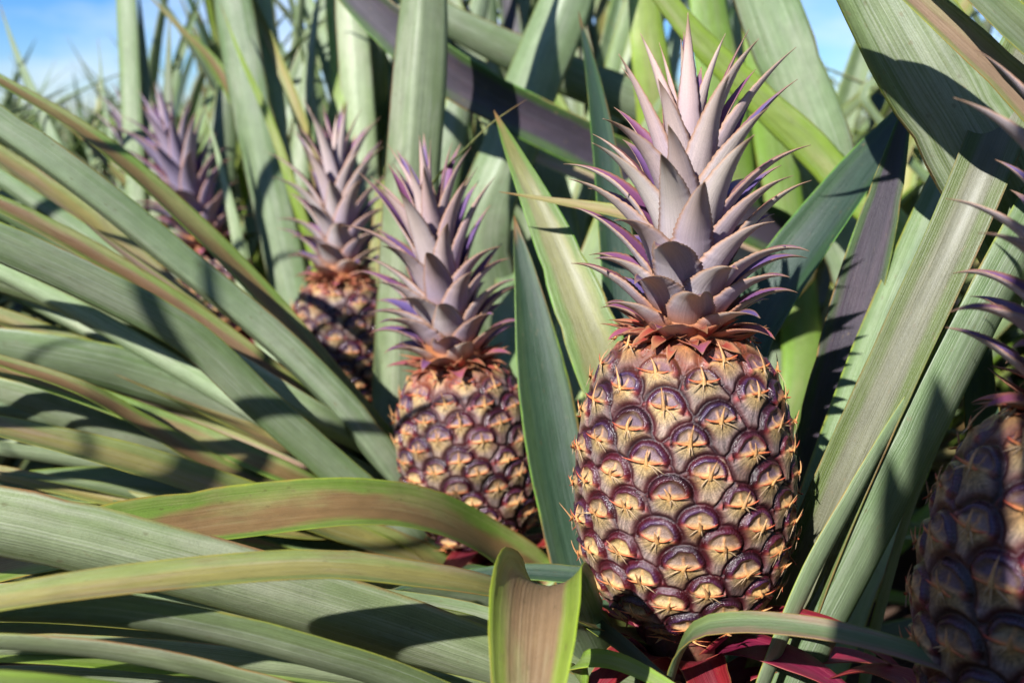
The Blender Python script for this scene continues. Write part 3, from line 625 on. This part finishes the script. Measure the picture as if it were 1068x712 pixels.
# (plant, points (px, py, depth) from base to tip, width px, normal of the upper face (right, up, to camera) at base and tip, style, options)
HL = [
 # --- left fan
 ('B', [(440,545,.93),(402,492,.90),(350,428,.88),(280,360,.86),(180,278,.83),(80,198,.80),(-20,128,.78),(-150,50,.76)], 38, (.0,.62,-.78), None, 'pale', dict(cup=.3, keel=.7, tip=.35)),
 ('B', [(455,540,.98),(400,462,.97),(345,395,.96),(280,318,.95),(200,236,.93),(100,148,.91),(0,86,.90),(-70,45,.9)], 32, (.55,.5,.65), (.35,.75,.5), 'red', dict(cup=.85, tip=.5)),
 ('B', [(430,560,.90),(340,482,.86),(270,420,.83),(200,355,.80),(110,305,.77),(0,255,.74),(-130,205,.72)], 39, (-.25,.45,-.85), None, 'grey', dict(cup=.45, tip=.3)),
 ('B', [(440,560,.96),(330,478,.95),(240,400,.93),(150,345,.92),(60,310,.91),(-60,275,.9)], 50, (-.1,.55,-.75), None, 'grey', dict(cup=.5)),
 ('B', [(450,575,.98),(350,500,.96),(260,440,.94),(150,398,.92),(60,375,.9),(-60,355,.9)], 54, (-.1,.5,-.8), None, 'grey', dict(cup=.5)),
 ('B', [(430,570,.9),(320,520,.88),(230,490,.86),(160,450,.84),(90,410,.82),(20,385,.81),(-60,362,.8)], 27, (.1,.8,.5), None, 'red', dict(cup=.8)),
 ('B', [(450,590,.9),(340,550,.86),(240,517,.82),(150,487,.79),(60,462,.77),(-40,440,.75)], 44, (-.05,.7,.6), (-.05,.75,.55), 'yel', dict(cup=.7)),
 ('B', [(430,590,.93),(300,545,.9),(180,525,.87),(80,505,.84),(-20,490,.82)], 27, (0,.8,.55), None, 'grey', dict(cup=.8)),
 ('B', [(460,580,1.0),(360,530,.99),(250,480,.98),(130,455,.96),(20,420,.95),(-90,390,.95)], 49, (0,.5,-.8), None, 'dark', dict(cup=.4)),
 ('B', [(450,590,.93),(330,560,.9),(200,520,.88),(90,508,.86),(-30,515,.85)], 49, (0,.7,.6), None, 'grey', dict(cup=.4)),
 ('B', [(330,440,.93),(245,358,.91),(172,297,.90),(110,250,.89),(78,222,.88)], 21, (.3,.6,.7), None, 'pink', dict(cup=.7, tip=.4)),
 ('B', [(400,500,1.0),(300,420,1.0),(200,345,1.0),(100,270,1.0),(0,215,1.0),(-90,170,1.0)], 39, (-.2,.5,-.8), None, 'grey', dict(cup=.5)),
 ('B', [(400,500,1.05),(280,400,1.05),(180,310,1.05),(90,230,1.05),(0,165,1.05),(-90,110,1.05)], 36, (.3,.7,.5), None, 'yel', dict(cup=.6)),
 # red channelled leaf in the middle left
 ('B', [(560,610,.86),(515,573,.82),(450,541,.76),(370,530,.71),(250,541,.66),(130,560,.61),(20,580,.57),(-110,615,.54)], 66, (0,.62,.75), (0,.62,.75), 'red', dict(cup=.72, tip=.3)),
 ('A', [(690,760,.64),(600,725,.61),(520,703,.585),(400,664,.555),(260,622,.52),(150,592,.50),(0,556,.48),(-140,535,.47)], 88, (.05,.45,-.88), (.05,.4,-.9), 'pale', dict(cup=.5, keel=.12, tip=.3)),
 ('A', [(690,690,.63),(600,645,.56),(510,616,.505),(430,603,.48),(340,594,.46),(230,600,.44),(100,614,.42),(0,629,.41),(-130,655,.40)], 42, (0,.86,.5), (0,.8,.55), 'yel', dict(cup=.75, tip=.3)),
 ('A', [(650,725,.62),(510,664,.59),(420,640,.57),(330,610,.55),(240,585,.54),(150,570,.53)], 36, (0,.85,.5), None, 'pink', dict(cup=.6)),
 ('A', [(600,800,.58),(430,722,.51),(330,690,.48),(230,664,.46),(120,645,.44),(0,640,.43),(-130,645,.42)], 54, (0,.6,-.75), None, 'grey', dict(cup=.55, keel=.1, tip=.3)),
 ('A', [(560,830,.56),(380,752,.49),(250,712,.46),(130,686,.44),(0,673,.42),(-130,672,.41)], 50, (0,.8,-.55), None, 'pale', dict(cup=.5, tip=.3)),
 ('A', [(500,860,.5),(300,770,.44),(150,735,.41),(40,716,.39),(-60,710,.38)], 50, (0,.9,.4), None, 'lime', dict(cup=.5, tip=.4)),
 ('B', [(540,640,.85),(460,620,.8),(360,600,.76),(240,590,.73),(120,600,.7),(0,600,.68)], 41, (0,.6,-.7), None, 'dark', dict(cup=.5)),
 ('B', [(520,640,.8),(420,655,.74),(300,640,.7),(180,640,.67),(60,660,.65),(-60,690,.64)], 49, (0,.9,.3), None, 'dark', dict(cup=.5)),
 # cup leaf that arches towards the camera
 ('A', [(650,770,.67),(598,672,.59),(572,624,.525),(562,612,.487),(557,640,.455),(552,702,.430),(546,790,.410),(540,880,.405)], 108, (0,.5,-.8), (0,.45,.9), 'cup', dict(cup=1.2, tip=.2, ns=60)),
 # leaf in front of the largest fruit, reddish base
 ('A', [(690,790,.58),(700,715,.54),(722,664,.51),(770,652,.495),(850,658,.48),(930,676,.465),(1010,702,.45),(1090,728,.44),(1170,755,.43)], 30, (-.2,.7,.6), (.1,.85,.45), 'redbase', dict(cup=.7, tip=.4)),
 ('B', [(470,598,.78),(560,622,.66),(622,655,.57),(690,708,.525),(760,770,.50)], 36, (.1,.75,.6), None, 'dark', dict(cup=.6, tip=.4)),
 ('A', [(700,660,.66),(640,612,.66),(560,598,.67),(470,602,.68),(390,620,.69)], 26, (0,.7,.6), None, 'dark', dict(cup=.6)),
 ('A', [(650,760,.6),(600,700,.55),(640,690,.52),(720,730,.49),(800,790,.47)], 30, (0,.7,.6), None, 'lime', dict(cup=.6)),
 # upright leaves round the second fruit
 ('K', [(404,560,1.06),(409,440,1.04),(416,300,1.02),(427,150,1.0),(438,0,.99),(446,-100,.98)], 56, (.15,.25,-.95), None, 'pale', dict(cup=.3, keel=.6, tip=.25, wav=.01)),
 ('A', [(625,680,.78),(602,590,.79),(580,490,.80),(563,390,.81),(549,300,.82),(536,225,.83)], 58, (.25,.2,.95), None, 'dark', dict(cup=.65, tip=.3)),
 ('A', [(690,530,.72),(648,430,.735),(610,330,.75),(573,240,.77),(538,165,.79),(515,115,.82)], 56, (-.2,.25,.95), None, 'blot', dict(cup=.45, tip=.4)),
 ('A', [(740,320,.70),(705,245,.71),(655,226,.72),(590,213,.725),(520,200,.73)], 36, (0,.75,.65), None, 'yel', dict(cup=.6, tip=.3)),
 ('K', [(430,240,1.02),(455,188,.94),(485,156,.86),(515,127,.82),(549,104,.80)], 18, (-.3,.6,.7), None, 'yel', dict(cup=.6, tip=.5)),
 ('K', [(830,275,1.2),(720,205,1.17),(630,160,1.15),(540,116,1.14),(460,70,1.13),(390,12,1.13),(320,-60,1.13)], 46, (.05,-.35,.92), None, 'purple', dict(cup=.6, tip=.3)),
 ('H', [(820,190,1.34),(740,140,1.33),(650,104,1.32),(560,68,1.31),(470,24,1.3),(390,-30,1.3)], 46, (.1,.5,-.8), None, 'grey', dict(cup=.6)),
 ('K', [(820,310,1.3),(720,240,1.28),(640,196,1.27),(560,165,1.26),(490,120,1.26)], 40, (.1,.5,.8), None, 'pink', dict(cup=.6)),
 ('K', [(500,250,1.24),(530,150,1.22),(550,92,1.21),(578,25,1.2),(612,-60,1.2)], 56, (.2,.2,-.9), None, 'pale', dict(cup=.3, keel=.4, tip=.3)),
 ('K', [(600,400,1.3),(585,250,1.3),(570,160,1.3),(560,60,1.3)], 44, (0,.3,-.9), None, 'grey', dict(cup=.5)),
 # behind and to the right of the largest fruit
 ('H', [(915,380,1.1),(885,250,1.06),(858,158,1.02),(828,80,1.0),(794,-10,.98),(760,-110,.96)], 60, (.3,.3,-.9), None, 'pale', dict(cup=.5, keel=.15, tip=.3)),
 ('H', [(960,300,.96),(870,178,.95),(800,110,.94),(730,42,.93),(670,-30,.92),(620,-80,.92)], 38, (-.3,.5,-.8), None, 'lime', dict(cup=.5)),
 ('H', [(840,380,1.3),(822,220,1.28),(805,100,1.26),(792,0,1.25),(780,-90,1.25)], 46, (-.2,.3,-.9), None, 'lime', dict(cup=.5)),
 ('H', [(790,380,1.35),(770,220,1.33),(755,100,1.3),(740,0,1.3),(730,-90,1.3)], 50, (-.2,.3,-.9), None, 'lime', dict(cup=.5)),
 ('H', [(700,300,1.35),(690,150,1.33),(680,60,1.3),(668,-40,1.3)], 44, (-.2,.3,-.9), None, 'lime', dict(cup=.5)),
 ('A', [(735,480,.74),(775,370,.74),(812,300,.745),(865,225,.75),(930,140,.76),(1000,60,.77)], 62, (-.5,.35,.8), (-.3,.6,.75), 'dark', dict(cup=.75, tip=.3)),
 ('A', [(800,640,.74),(838,520,.725),(872,390,.71),(905,270,.70),(932,170,.69),(952,85,.68)], 48, (-.3,.2,.93), (-.2,.5,.85), 'purple', dict(cup=.6, tip=.25)),
 ('A', [(770,800,.64),(808,690,.61),(850,570,.60),(893,470,.595),(948,350,.59),(1003,230,.585),(1052,110,.585),(1100,-20,.59)], 52, (-.35,.25,.9), (-.3,.4,.85), 'olive', dict(cup=.55, tip=.22)),
 ('A', [(775,790,.60),(800,712,.575),(843,610,.57),(890,520,.575),(940,430,.585),(990,350,.6)], 40, (-.75,.1,-.65), None, 'pale', dict(cup=.35, tip=.4)),
 ('A', [(800,820,.62),(838,712,.60),(900,590,.595),(960,470,.59),(1020,350,.59),(1085,230,.59),(1150,110,.6)], 62, (-.35,.25,-.9), None, 'grey', dict(cup=.6, keel=.1, tip=.25)),
 ('A', [(880,800,.72),(920,640,.7),(955,520,.69),(1000,420,.68),(1050,320,.68)], 34, (-.75,.2,-.6), None, 'pale', dict(cup=.4)),
 ('G', [(1060,640,.72),(1030,480,.7),(1020,360,.69),(1040,220,.68)], 50, (-.2,.3,.9), None, 'dark', dict(cup=.5)),
 ('G', [(1150,420,.62),(1080,265,.60),(1017,150,.59),(955,45,.58),(900,-50,.58),(835,-160,.59)], 100, (.35,.35,-.85), None, 'grey', dict(cup=.35, keel=.08, tip=.3, wav=.01)),
 ('G', [(1200,330,.54),(1130,180,.525),(1068,105,.515),(1012,50,.51),(955,-2,.51),(880,-70,.51)], 50, (-.3,.4,.85), None, 'pink', dict(cup=.75, tip=.3)),
 ('G', [(1240,260,.54),(1140,110,.50),(1068,40,.49),(1010,-15,.49),(940,-70,.49)], 60, (-.3,.5,.8), None, 'grey', dict(cup=.6, tip=.3)),
 ('H', [(1000,260,1.3),(940,160,1.3),(900,100,1.3),(930,78,1.3),(880,110,1.35)], 24, (0,.7,.6), None, 'grey', dict(cup=.6)),
 # far left uprights
 ('C', [(322,450,1.40),(302,330,1.39),(275,200,1.38),(252,90,1.37),(236,-10,1.36),(226,-90,1.35)], 46, (.25,.2,-.9), None, 'grey', dict(cup=.5, keel=.2, tip=.3)),
 ('C', [(330,430,1.44),(308,320,1.43),(288,200,1.42),(272,90,1.41),(262,-20,1.41),(255,-90,1.40)], 40, (.5,.2,-.8), None, 'pale', dict(cup=.5, keel=.2, tip=.3)),
 ('C', [(262,330,1.36),(246,245,1.34),(230,175,1.33),(213,108,1.32)], 20, (.2,.2,-.9), None, 'pale', dict(cup=.5, tip=.6)),
 ('C', [(335,290,1.36),(308,200,1.34),(284,130,1.33),(252,60,1.32),(230,5,1.32)], 16, (-.5,.5,.7), None, 'lime', dict(cup=.8, tip=.5)),
 ('C', [(345,240,1.42),(322,145,1.4),(292,65,1.4),(266,5,1.4),(245,-50,1.4)], 17, (-.5,.5,.7), None, 'yel', dict(cup=.8, tip=.5)),
 ('C', [(380,300,1.5),(376,180,1.5),(370,90,1.5),(363,-10,1.5),(358,-80,1.5)], 34, (.1,.2,-.9), None, 'pale', dict(cup=.5, keel=.2, tip=.3)),
 ('C', [(330,300,1.5),(332,180,1.5),(326,90,1.5),(318,30,1.5)], 14, (.6,.2,-.7), None, 'red', dict(cup=.5, tip=.5)),
 ('C', [(300,320,1.55),(310,180,1.55),(322,70,1.55),(334,-20,1.55)], 28, (.2,.2,-.9), None, 'grey', dict(cup=.5)),
 ('D', [(142,330,1.65),(140,200,1.64),(135,90,1.63),(130,-10,1.62),(127,-80,1.62)], 22, (.1,.2,-.9), None, 'grey', dict(cup=.5, tip=.3)),
 ('D', [(168,330,1.65),(158,200,1.65),(150,90,1.65),(144,-20,1.65)], 16, (.3,.2,-.9), None, 'pale', dict(cup=.5, tip=.3)),
 ('D', [(186,330,1.6),(180,220,1.6),(174,120,1.6),(177,10,1.6)], 18, (.3,.2,-.9), None, 'dark', dict(cup=.5, tip=.4)),
 ('D', [(225,330,1.7),(228,200,1.7),(236,100,1.7),(246,0,1.7)], 30, (-.2,.2,-.9), None, 'grey', dict(cup=.5, tip=.4)),
 ('D', [(300,220,1.6),(235,85,1.58),(190,32,1.57),(145,-15,1.57)], 17, (-.3,.7,.6), None, 'red', dict(cup=.6, tip=.4)),
 ('E', [(120,330,1.7),(72,195,1.7),(40,115,1.7),(16,55,1.7),(-2,0,1.7)], 20, (.3,.3,-.9), None, 'grey', dict(cup=.5, tip=.4)),
 ('E', [(180,250,1.8),(120,180,1.8),(80,140,1.8),(40,110,1.8)], 14, (.3,.7,.6), None, 'red', dict(cup=.5)),
 ('E', [(140,260,1.9),(110,120,1.9),(104,60,1.9),(102,38,1.9)], 9, (.3,.3,-.9), None, 'dark', dict(cup=.5)),
]
rl_ = np.random.default_rng(52)
for k in range(20):     # narrower leaves of the left-hand fan
    y0 = 170 + k * 23 + rl_.normal(0, 10); d0 = rl_.uniform(.86, 1.04); st_ = ['grey', 'red', 'pale', 'grey', 'pale', 'pale', 'yel', 'pink'][k % 8]
    yb = 500 + k * 5 + rl_.normal(0, 8); bow = rl_.uniform(-14, 16)
    up_ = st_ in ('yel', 'lime', 'red', 'pink')
    HL.append(('B', [(440, yb, .98), (320, yb * .74 + y0 * .26 - bow * .7, d0), (200, yb * .47 + y0 * .53 - bow, d0 - .01), (70, yb * .2 + y0 * .8 - bow * .6, d0 - .02), (-50, y0, d0 - .03), (-110, y0 + 8, d0 - .03)],
               rl_.uniform(20, 34), (rl_.uniform(-.2, .3), .7, .6) if up_ else (rl_.uniform(-.3, .1), .5, -.8), None, st_, dict(cup=.5, keel=rl_.uniform(0, .4), tip=.4)))
for k in range(9):      # low leaves at the lower left
    y0 = 590 + k * 17 + rl_.normal(0, 6); d0 = rl_.uniform(.5, .6); st_ = ['pale', 'lime', 'grey', 'yel', 'grey'][k % 5]; yb = 668 + k * 17
    HL.append(('A', [(640, yb + 30, .64), (500, yb * .8 + y0 * .2 - 10, d0 + .05), (330, yb * .55 + y0 * .45 - 16, d0 + .02), (160, yb * .25 + y0 * .75 - 12, d0), (0, y0, d0 - .02), (-120, y0 + 14, d0 - .02)],
               rl_.uniform(26, 40), (0, .75, .6) if st_ in ('lime', 'yel') else (0, .55, -.8), None, st_, dict(cup=.5, keel=rl_.uniform(0, .4), tip=.4)))
for pl, pts, wp, nb, nt_, st, op in HL:
    W3 = [P(*q) for q in pts]
    root = PL[pl]; rl = np.array(root.location)
    # carry the base on to the plant's stem
    lx, ly, _ = pts[-1]
    if lx < -25 or lx > 1093 or ly < -25:
        W3 = W3 + [W3[-1] + (W3[-1] - W3[-2]) * 0.9 + np.array([0, 0, -0.01]), W3[-1] + (W3[-1] - W3[-2]) * 1.8 + np.array([0, 0, -0.04])]
    core = np.array([rl[0], rl[1], max(0.12, min(0.36, W3[0][2] - 0.12))])
    mid = W3[0] * 0.45 + core * 0.55
    mid[2] = min(mid[2], W3[0][2] - 0.03)
    dist = np.linalg.norm(W3[0] - core)
    path = ([core, mid] if dist > 0.1 else [core]) + W3
    dm = np.mean([q[2] for q in pts])
    o_ = dict(op)
    leaf(root, path, CV(nb), CV(nt_ if nt_ is not None else nb), wp * dm / F * 1.08, st, ns=o_.pop('ns', 52), nc=o_.pop('nc', 13), **o_)

# ------------------------------------------------------------------ generated leaves: each plant's lower rosette and the field behind
HERO = [(713, 340, 150, 340, 0.62), (488, 340, 95, 240, 0.97), (362, 265, 62, 175, 1.34), (205, 195, 85, 100, 1.75), (1105, 450, 110, 330, 0.5)]
def blocks(pts, dmin):
    x, y, d = proj(pts)
    inf = (d > 0.02) & (x > -25) & (x < 1093) & (y > -25) & (y < 737)
    if (d < 0.02).any() and (np.linalg.norm(pts - CAM, axis=1) < 0.16).any(): return True
    if (inf & (d < dmin)).any(): return True
    if ((x > -40) & (x < 118) & (y < 62) & (d > 0) & (d < 3.2)).any() or ((x > 858) & (x < 896) & (y < 74) & (d > 0) & (d < 6)).any(): return True
    for cx, cy_, hx, hy, dd in HERO:
        if ((np.abs(x - cx) < hx) & (np.abs(y - cy_) < hy) & (d < dd) & (d > 0)).any(): return True
    return (np.linalg.norm(pts - CAM, axis=1) < 0.16).any()

def arc_leaf(az_, z0, e0, Ln, droop, r):
    n = 9; t = np.linspace(0, 1, n)
    e = e0 - droop * t ** 1.6
    dl = Ln / (n - 1)
    rad = 0.015 + np.r_[0, np.cumsum(np.cos(e[:-1]) * dl)]; z = z0 + np.r_[0, np.cumsum(np.sin(e[:-1]) * dl)]
    sw = r.normal(0, 0.05) * t ** 2 * Ln
    e1 = np.array([math.cos(az_), math.sin(az_), 0]); e2 = np.array([-math.sin(az_), math.cos(az_), 0])
    p = e1 * rad[:, None] + e2 * sw[:, None]; p[:, 2] += z
    nb = np.array([0, 0, 1.0]) * math.cos(e0) - e1 * math.sin(e0)
    nt_ = np.array([0, 0, 1.0]) * math.cos(e[-1]) - e1 * math.sin(e[-1])
    return p, nb, nt_

STY = ['grey'] * 6 + ['pale'] * 3 + ['red', 'yel', 'lime', 'olive', 'purple', 'dark']
def rosette(r, n, hmax=1.0):
    L_ = []
    for i in range(n):
        s = i / (n - 1)      # 0 outer/low .. 1 inner/high
        az_ = i * 2.39996 + r.normal(0, 0.15)
        e0 = math.radians(np.interp(s, [0, .5, 1], [22, 52, 78]) + r.normal(0, 6))
        Ln = np.interp(s, [0, .4, .8, 1], [0.6, 0.84, 0.98, 0.9]) * r.uniform(.85, 1.12) * hmax
        dr = math.radians(np.interp(s, [0, .5, 1], [58, 52, 22]) * r.uniform(.6, 1.3))
        p, nb, nt_ = arc_leaf(az_, 0.06 + 0.24 * s, e0, Ln, dr, r)
        L_.append((p, nb, nt_, r.uniform(.036, .056), 'dry' if s < .22 and r.random() < .4 else STY[r.integers(len(STY))], r.uniform(.4, .8)))
    return L_

for key, n, dmin in (('A', 30, 0.66), ('B', 34, 1.0), ('C', 32, 1.36), ('D', 30, 1.7), ('E', 30, 1.9), ('G', 30, 0.72), ('H', 34, 1.2), ('K', 34, 1.2)):
    r = np.random.default_rng(ord(key)); root = PL[key]; rl = np.array(root.location)
    for p, nb, nt_, W_, st, cu in rosette(r, n, 1.25 if key in 'HKCG' else 1.0):
        sm = spline(p + rl, 30)
        if blocks(sm, dmin): continue
        leaf(root, p, nb, nt_, W_, st, cup=cu, tip=.5, ns=26, nc=9, origin=np.zeros(3), wav=.02)

rx = np.random.default_rng(404)
for i in range(46):
    key = 'CKKHH'[int(rx.integers(5))]; root = PL[key]; rl = np.array(root.location)
    xb = rx.uniform(-0.12, 0.12)
    px0 = proj(rl + np.array([0, 0, .5]))[0] + rx.normal(0, 60); d0 = rx.uniform(1.38, 2.0)
    lean = rx.normal(0, 150)
    pts = [P(px0 + lean * t * (0.6 + 0.4 * t), 330 - t * 480, d0 + 0.05 * t) for t in np.linspace(0, 1, 6)]
    if blocks(spline(np.array(pts), 30), 1.3): continue
    core = np.array([rl[0], rl[1], .25])
    up = rx.random() < .6
    nv = np.array([rx.normal(0, .35), .3, -.9 if up else .9])
    leaf(root, [core] + pts, CV(nv), CV(nv), rx.uniform(.042, .06), STY[int(rx.integers(len(STY)))], cup=.35, keel=rx.uniform(.1, .5), tip=.45, ns=30, nc=9)

SHADEL = ['tall pineapple plant on the near side, outside the left edge of the photo', 'tall pineapple plant just behind where the photo was taken',
          'tall pineapple plant outside the lower left corner of the photo', 'tall pineapple plant on the near side of the shaded bluish fruit']  # unseen plants added to dapple the left leaves and darken the right fruit
HEROP = []
for k_, (rt, bs) in zip(PINE[:3], roots[:3]):
    q = np.array(rt.rotation_quaternion @ Vector((0, 0, 1)))
    for tt_ in np.linspace(0, k_['H'] + .19, 9): HEROP.append((np.array(bs) + q * tt_, k_['R'] * (1.0 if tt_ < k_['H'] else .75)))
def shades_hero(pts):
    for c, rad in HEROP:
        q = pts - c; al = q @ SUN
        dd = np.linalg.norm(q - al[:, None] * SUN, axis=1)
        if ((al > 0) & (dd < rad + .035)).any(): return True
    return False
for (sx, sy), lab in zip(((-0.78, -0.12), (-0.06, -0.24), (-0.62, -0.55), (0.3, -0.5)), SHADEL):
    r = np.random.default_rng(int(abs(sx) * 1000)); root = plant(lab, (sx, sy), group='plants just outside the photo')
    rl = np.array(root.location)
    for p, nb, nt_, W_, st, cu in rosette(r, 44, 1.3):
        sm = spline(p + rl, 30)
        if blocks(sm, 5.0) or shades_hero(sm): continue
        leaf(root, p, nb, nt_, W_, st, cup=cu, tip=.5, ns=26, nc=9, origin=np.zeros(3), wav=.02)

def C3(x, y, d): return CAM + RGT * x + UPV * y + FWD * d
SH = [o for o in COL.objects if o.get('group') == 'plants just outside the photo']  # extra unseen leaves below are added only to block the sun
for k_, pts, w_ in ((1, [(.0, -.2, -.13), (.005, .1, -.12), (.01, .3, -.12), (.02, .46, -.10)], .066), (1, [(-.05, -.2, -.15), (-.055, .1, -.15), (-.06, .25, -.14), (-.07, .42, -.12)], .064),
                   (1, [(-.10, -.2, -.12), (-.112, .1, -.11), (-.118, .2, -.11), (-.125, .33, -.10)], .064), (1, [(-.15, -.2, -.17), (-.163, .1, -.16), (-.166, .2, -.15), (-.17, .30, -.13)], .05), (1, [(-.135, -.2, -.2), (-.14, .1, -.2), (-.143, .25, -.2), (-.145, .37, -.2)], .036),
                   (0, [(-.66, -.3, -.03), (-.69, .0, -.03), (-.71, .3, -.02), (-.72, .56, 0)], .03), (0, [(-.85, .0, -.1), (-.75, .2, -.1), (-.62, .33, -.1), (-.5, .38, -.1)], .03)):
    rt = SH[k_]; rl = np.array(rt.location)
    if k_ == 1: rl = rl + np.array([0, 0, 0.02])
    leaf(rt, [rl + np.array([0, 0, .3])] + [C3(*q) for q in pts], CV((0, .3, -.9)), CV((0, .3, -.9)), w_, 'grey', cup=.4, tip=.12 if k_ == 1 else .3, ns=36, nc=9)

protos = []
for k in range(5):
    r = np.random.default_rng(900 + k); ros = rosette(r, 40, 1.12)
    lst = []
    for p, nb, nt_, W_, st, cu in ros:
        o = leaf(None, p, nb, nt_, W_, st, cup=cu, tip=.5, ns=22, nc=7, origin=np.zeros(3), wav=.02)
        lst.append((o.data, spline(p, 16)))
        bpy.data.objects.remove(o)
    protos.append(lst)

def joined(k):
    V = []; Fc = []; UV = []; AL = []; FM = []; mats = []; base = 0
    for me, _ in protos[k]:
        n = len(me.vertices); v = np.empty(n * 3); me.vertices.foreach_get('co', v); V.append(v.reshape(-1, 3))
        off = len(mats)
        for m in me.materials: mats.append(m)
        fv = np.array([list(p.vertices) for p in me.polygons]); Fc.append(fv + base)
        fi = np.empty(len(me.polygons), np.int32); me.polygons.foreach_get('material_index', fi); FM.append(fi)
        a = np.empty(n); me.attributes['along'].data.foreach_get('value', a); AL.append(a)
        li = np.empty(len(me.loops), np.int32); me.loops.foreach_get('vertex_index', li)
        ul = np.empty(len(me.loops) * 2); me.uv_layers['UVMap'].data.foreach_get('uv', ul)
        uv = np.zeros((n, 2)); uv[li] = ul.reshape(-1, 2); UV.append(uv)
        base += n
    ms = []; rem = []
    for m in mats:
        if m not in ms: ms.append(m)
    fm = []; q = 0
    for (me, _), f in zip(protos[k], FM):
        mp_ = np.array([ms.index(m) for m in me.materials]); fm.append(mp_[f])
    o = mesh_obj('pineapple_plant', np.concatenate(V), np.concatenate(Fc), ms, None, np.concatenate(UV), np.concatenate(fm), {'along': np.concatenate(AL)})
    return o

taken = [np.array([o.location[0], o.location[1]]) for o in PL.values()]
r = np.random.default_rng(77)
spots = []
for row in range(0, 30):
    y = 0.35 + row * 0.46
    nx = int((y * 0.75 + 1.3) / 0.42)
    for i in range(-nx, nx + 1):
        spots.append(np.array([i * 0.42 + (row % 2) * 0.21 + r.normal(0, .06), y + r.normal(0, .07)]))
near_n = far_n = 0
FARJ = [None] * 5
NEARL = 'blurred grey-green pineapple plant with sword leaves behind the fruit'
FARL = 'distant blurred pineapple plant in the field below the sky'
for q in spots:
    if min(np.linalg.norm(q - t) for t in taken) < 0.30: continue
    if q[1] < 1.0 and abs(q[0]) < 0.75: continue
    if q[1] < 0.9 and abs(q[0]) > 1.4: continue
    d = q[1]
    k = int(r.integers(5)); yaw = r.random() * 6.28; sc = r.uniform(.9, 1.08)
    c_, s_ = math.cos(yaw) * sc, math.sin(yaw) * sc
    Rm = np.array([[c_, -s_, 0], [s_, c_, 0], [0, 0, sc]])
    loc = np.array([q[0], q[1], 0])
    if d < 3.0:
        dmin = 1.45 if q[1] > 1.0 else 0.8
        use = [me for me, sp_ in protos[k] if not blocks(sp_ @ Rm.T + loc, dmin)]
        if len(use) < 6: continue
        root = thing('pineapple_plant', loc, NEARL, 'pineapple plant', 'blurred pineapple plants behind the fruit')
        root.rotation_euler = (0, 0, yaw); root.scale = (sc,) * 3
        for me in use:
            o = bpy.data.objects.new('leaf', me); COL.objects.link(o); o.parent = root
        near_n += 1
    elif far_n < 280:
        sc *= 0.84; 
        if abs(q[0]) > d * 0.62 + 0.6: continue
        if FARJ[k] is None: o = FARJ[k] = joined(k)
        else: o = FARJ[k].copy(); COL.objects.link(o)
        o.location = loc; o.rotation_euler = (0, 0, yaw); o.scale = (sc,) * 3
        o['label'] = FARL; o['category'] = 'pineapple plant'; o['group'] = 'distant pineapple plants of the field'
        far_n += 1
print('plants', near_n, far_n)

# ------------------------------------------------------------------ ground
n = 60; xs = np.concatenate([-np.geomspace(400, 3, 20), np.linspace(-2.6, 2.6, 21), np.geomspace(3, 400, 20)])
X, Y = np.meshgrid(xs, xs + 2.0, indexing='ij')
Z = -0.01 + 0.018 * np.sin(X * 7.1 + np.sin(Y * 3)) * np.exp(-(X ** 2 + Y ** 2) / 200)
m_ = len(xs); I = np.arange(m_ * m_).reshape(m_, m_)
Fg = np.stack([I[:-1, :-1].ravel(), I[1:, :-1].ravel(), I[1:, 1:].ravel(), I[:-1, 1:].ravel()], 1)
g = mesh_obj('ground', np.stack([X.ravel(), Y.ravel(), Z.ravel()], 1), Fg, [M['soil']])
g['kind'] = 'structure'
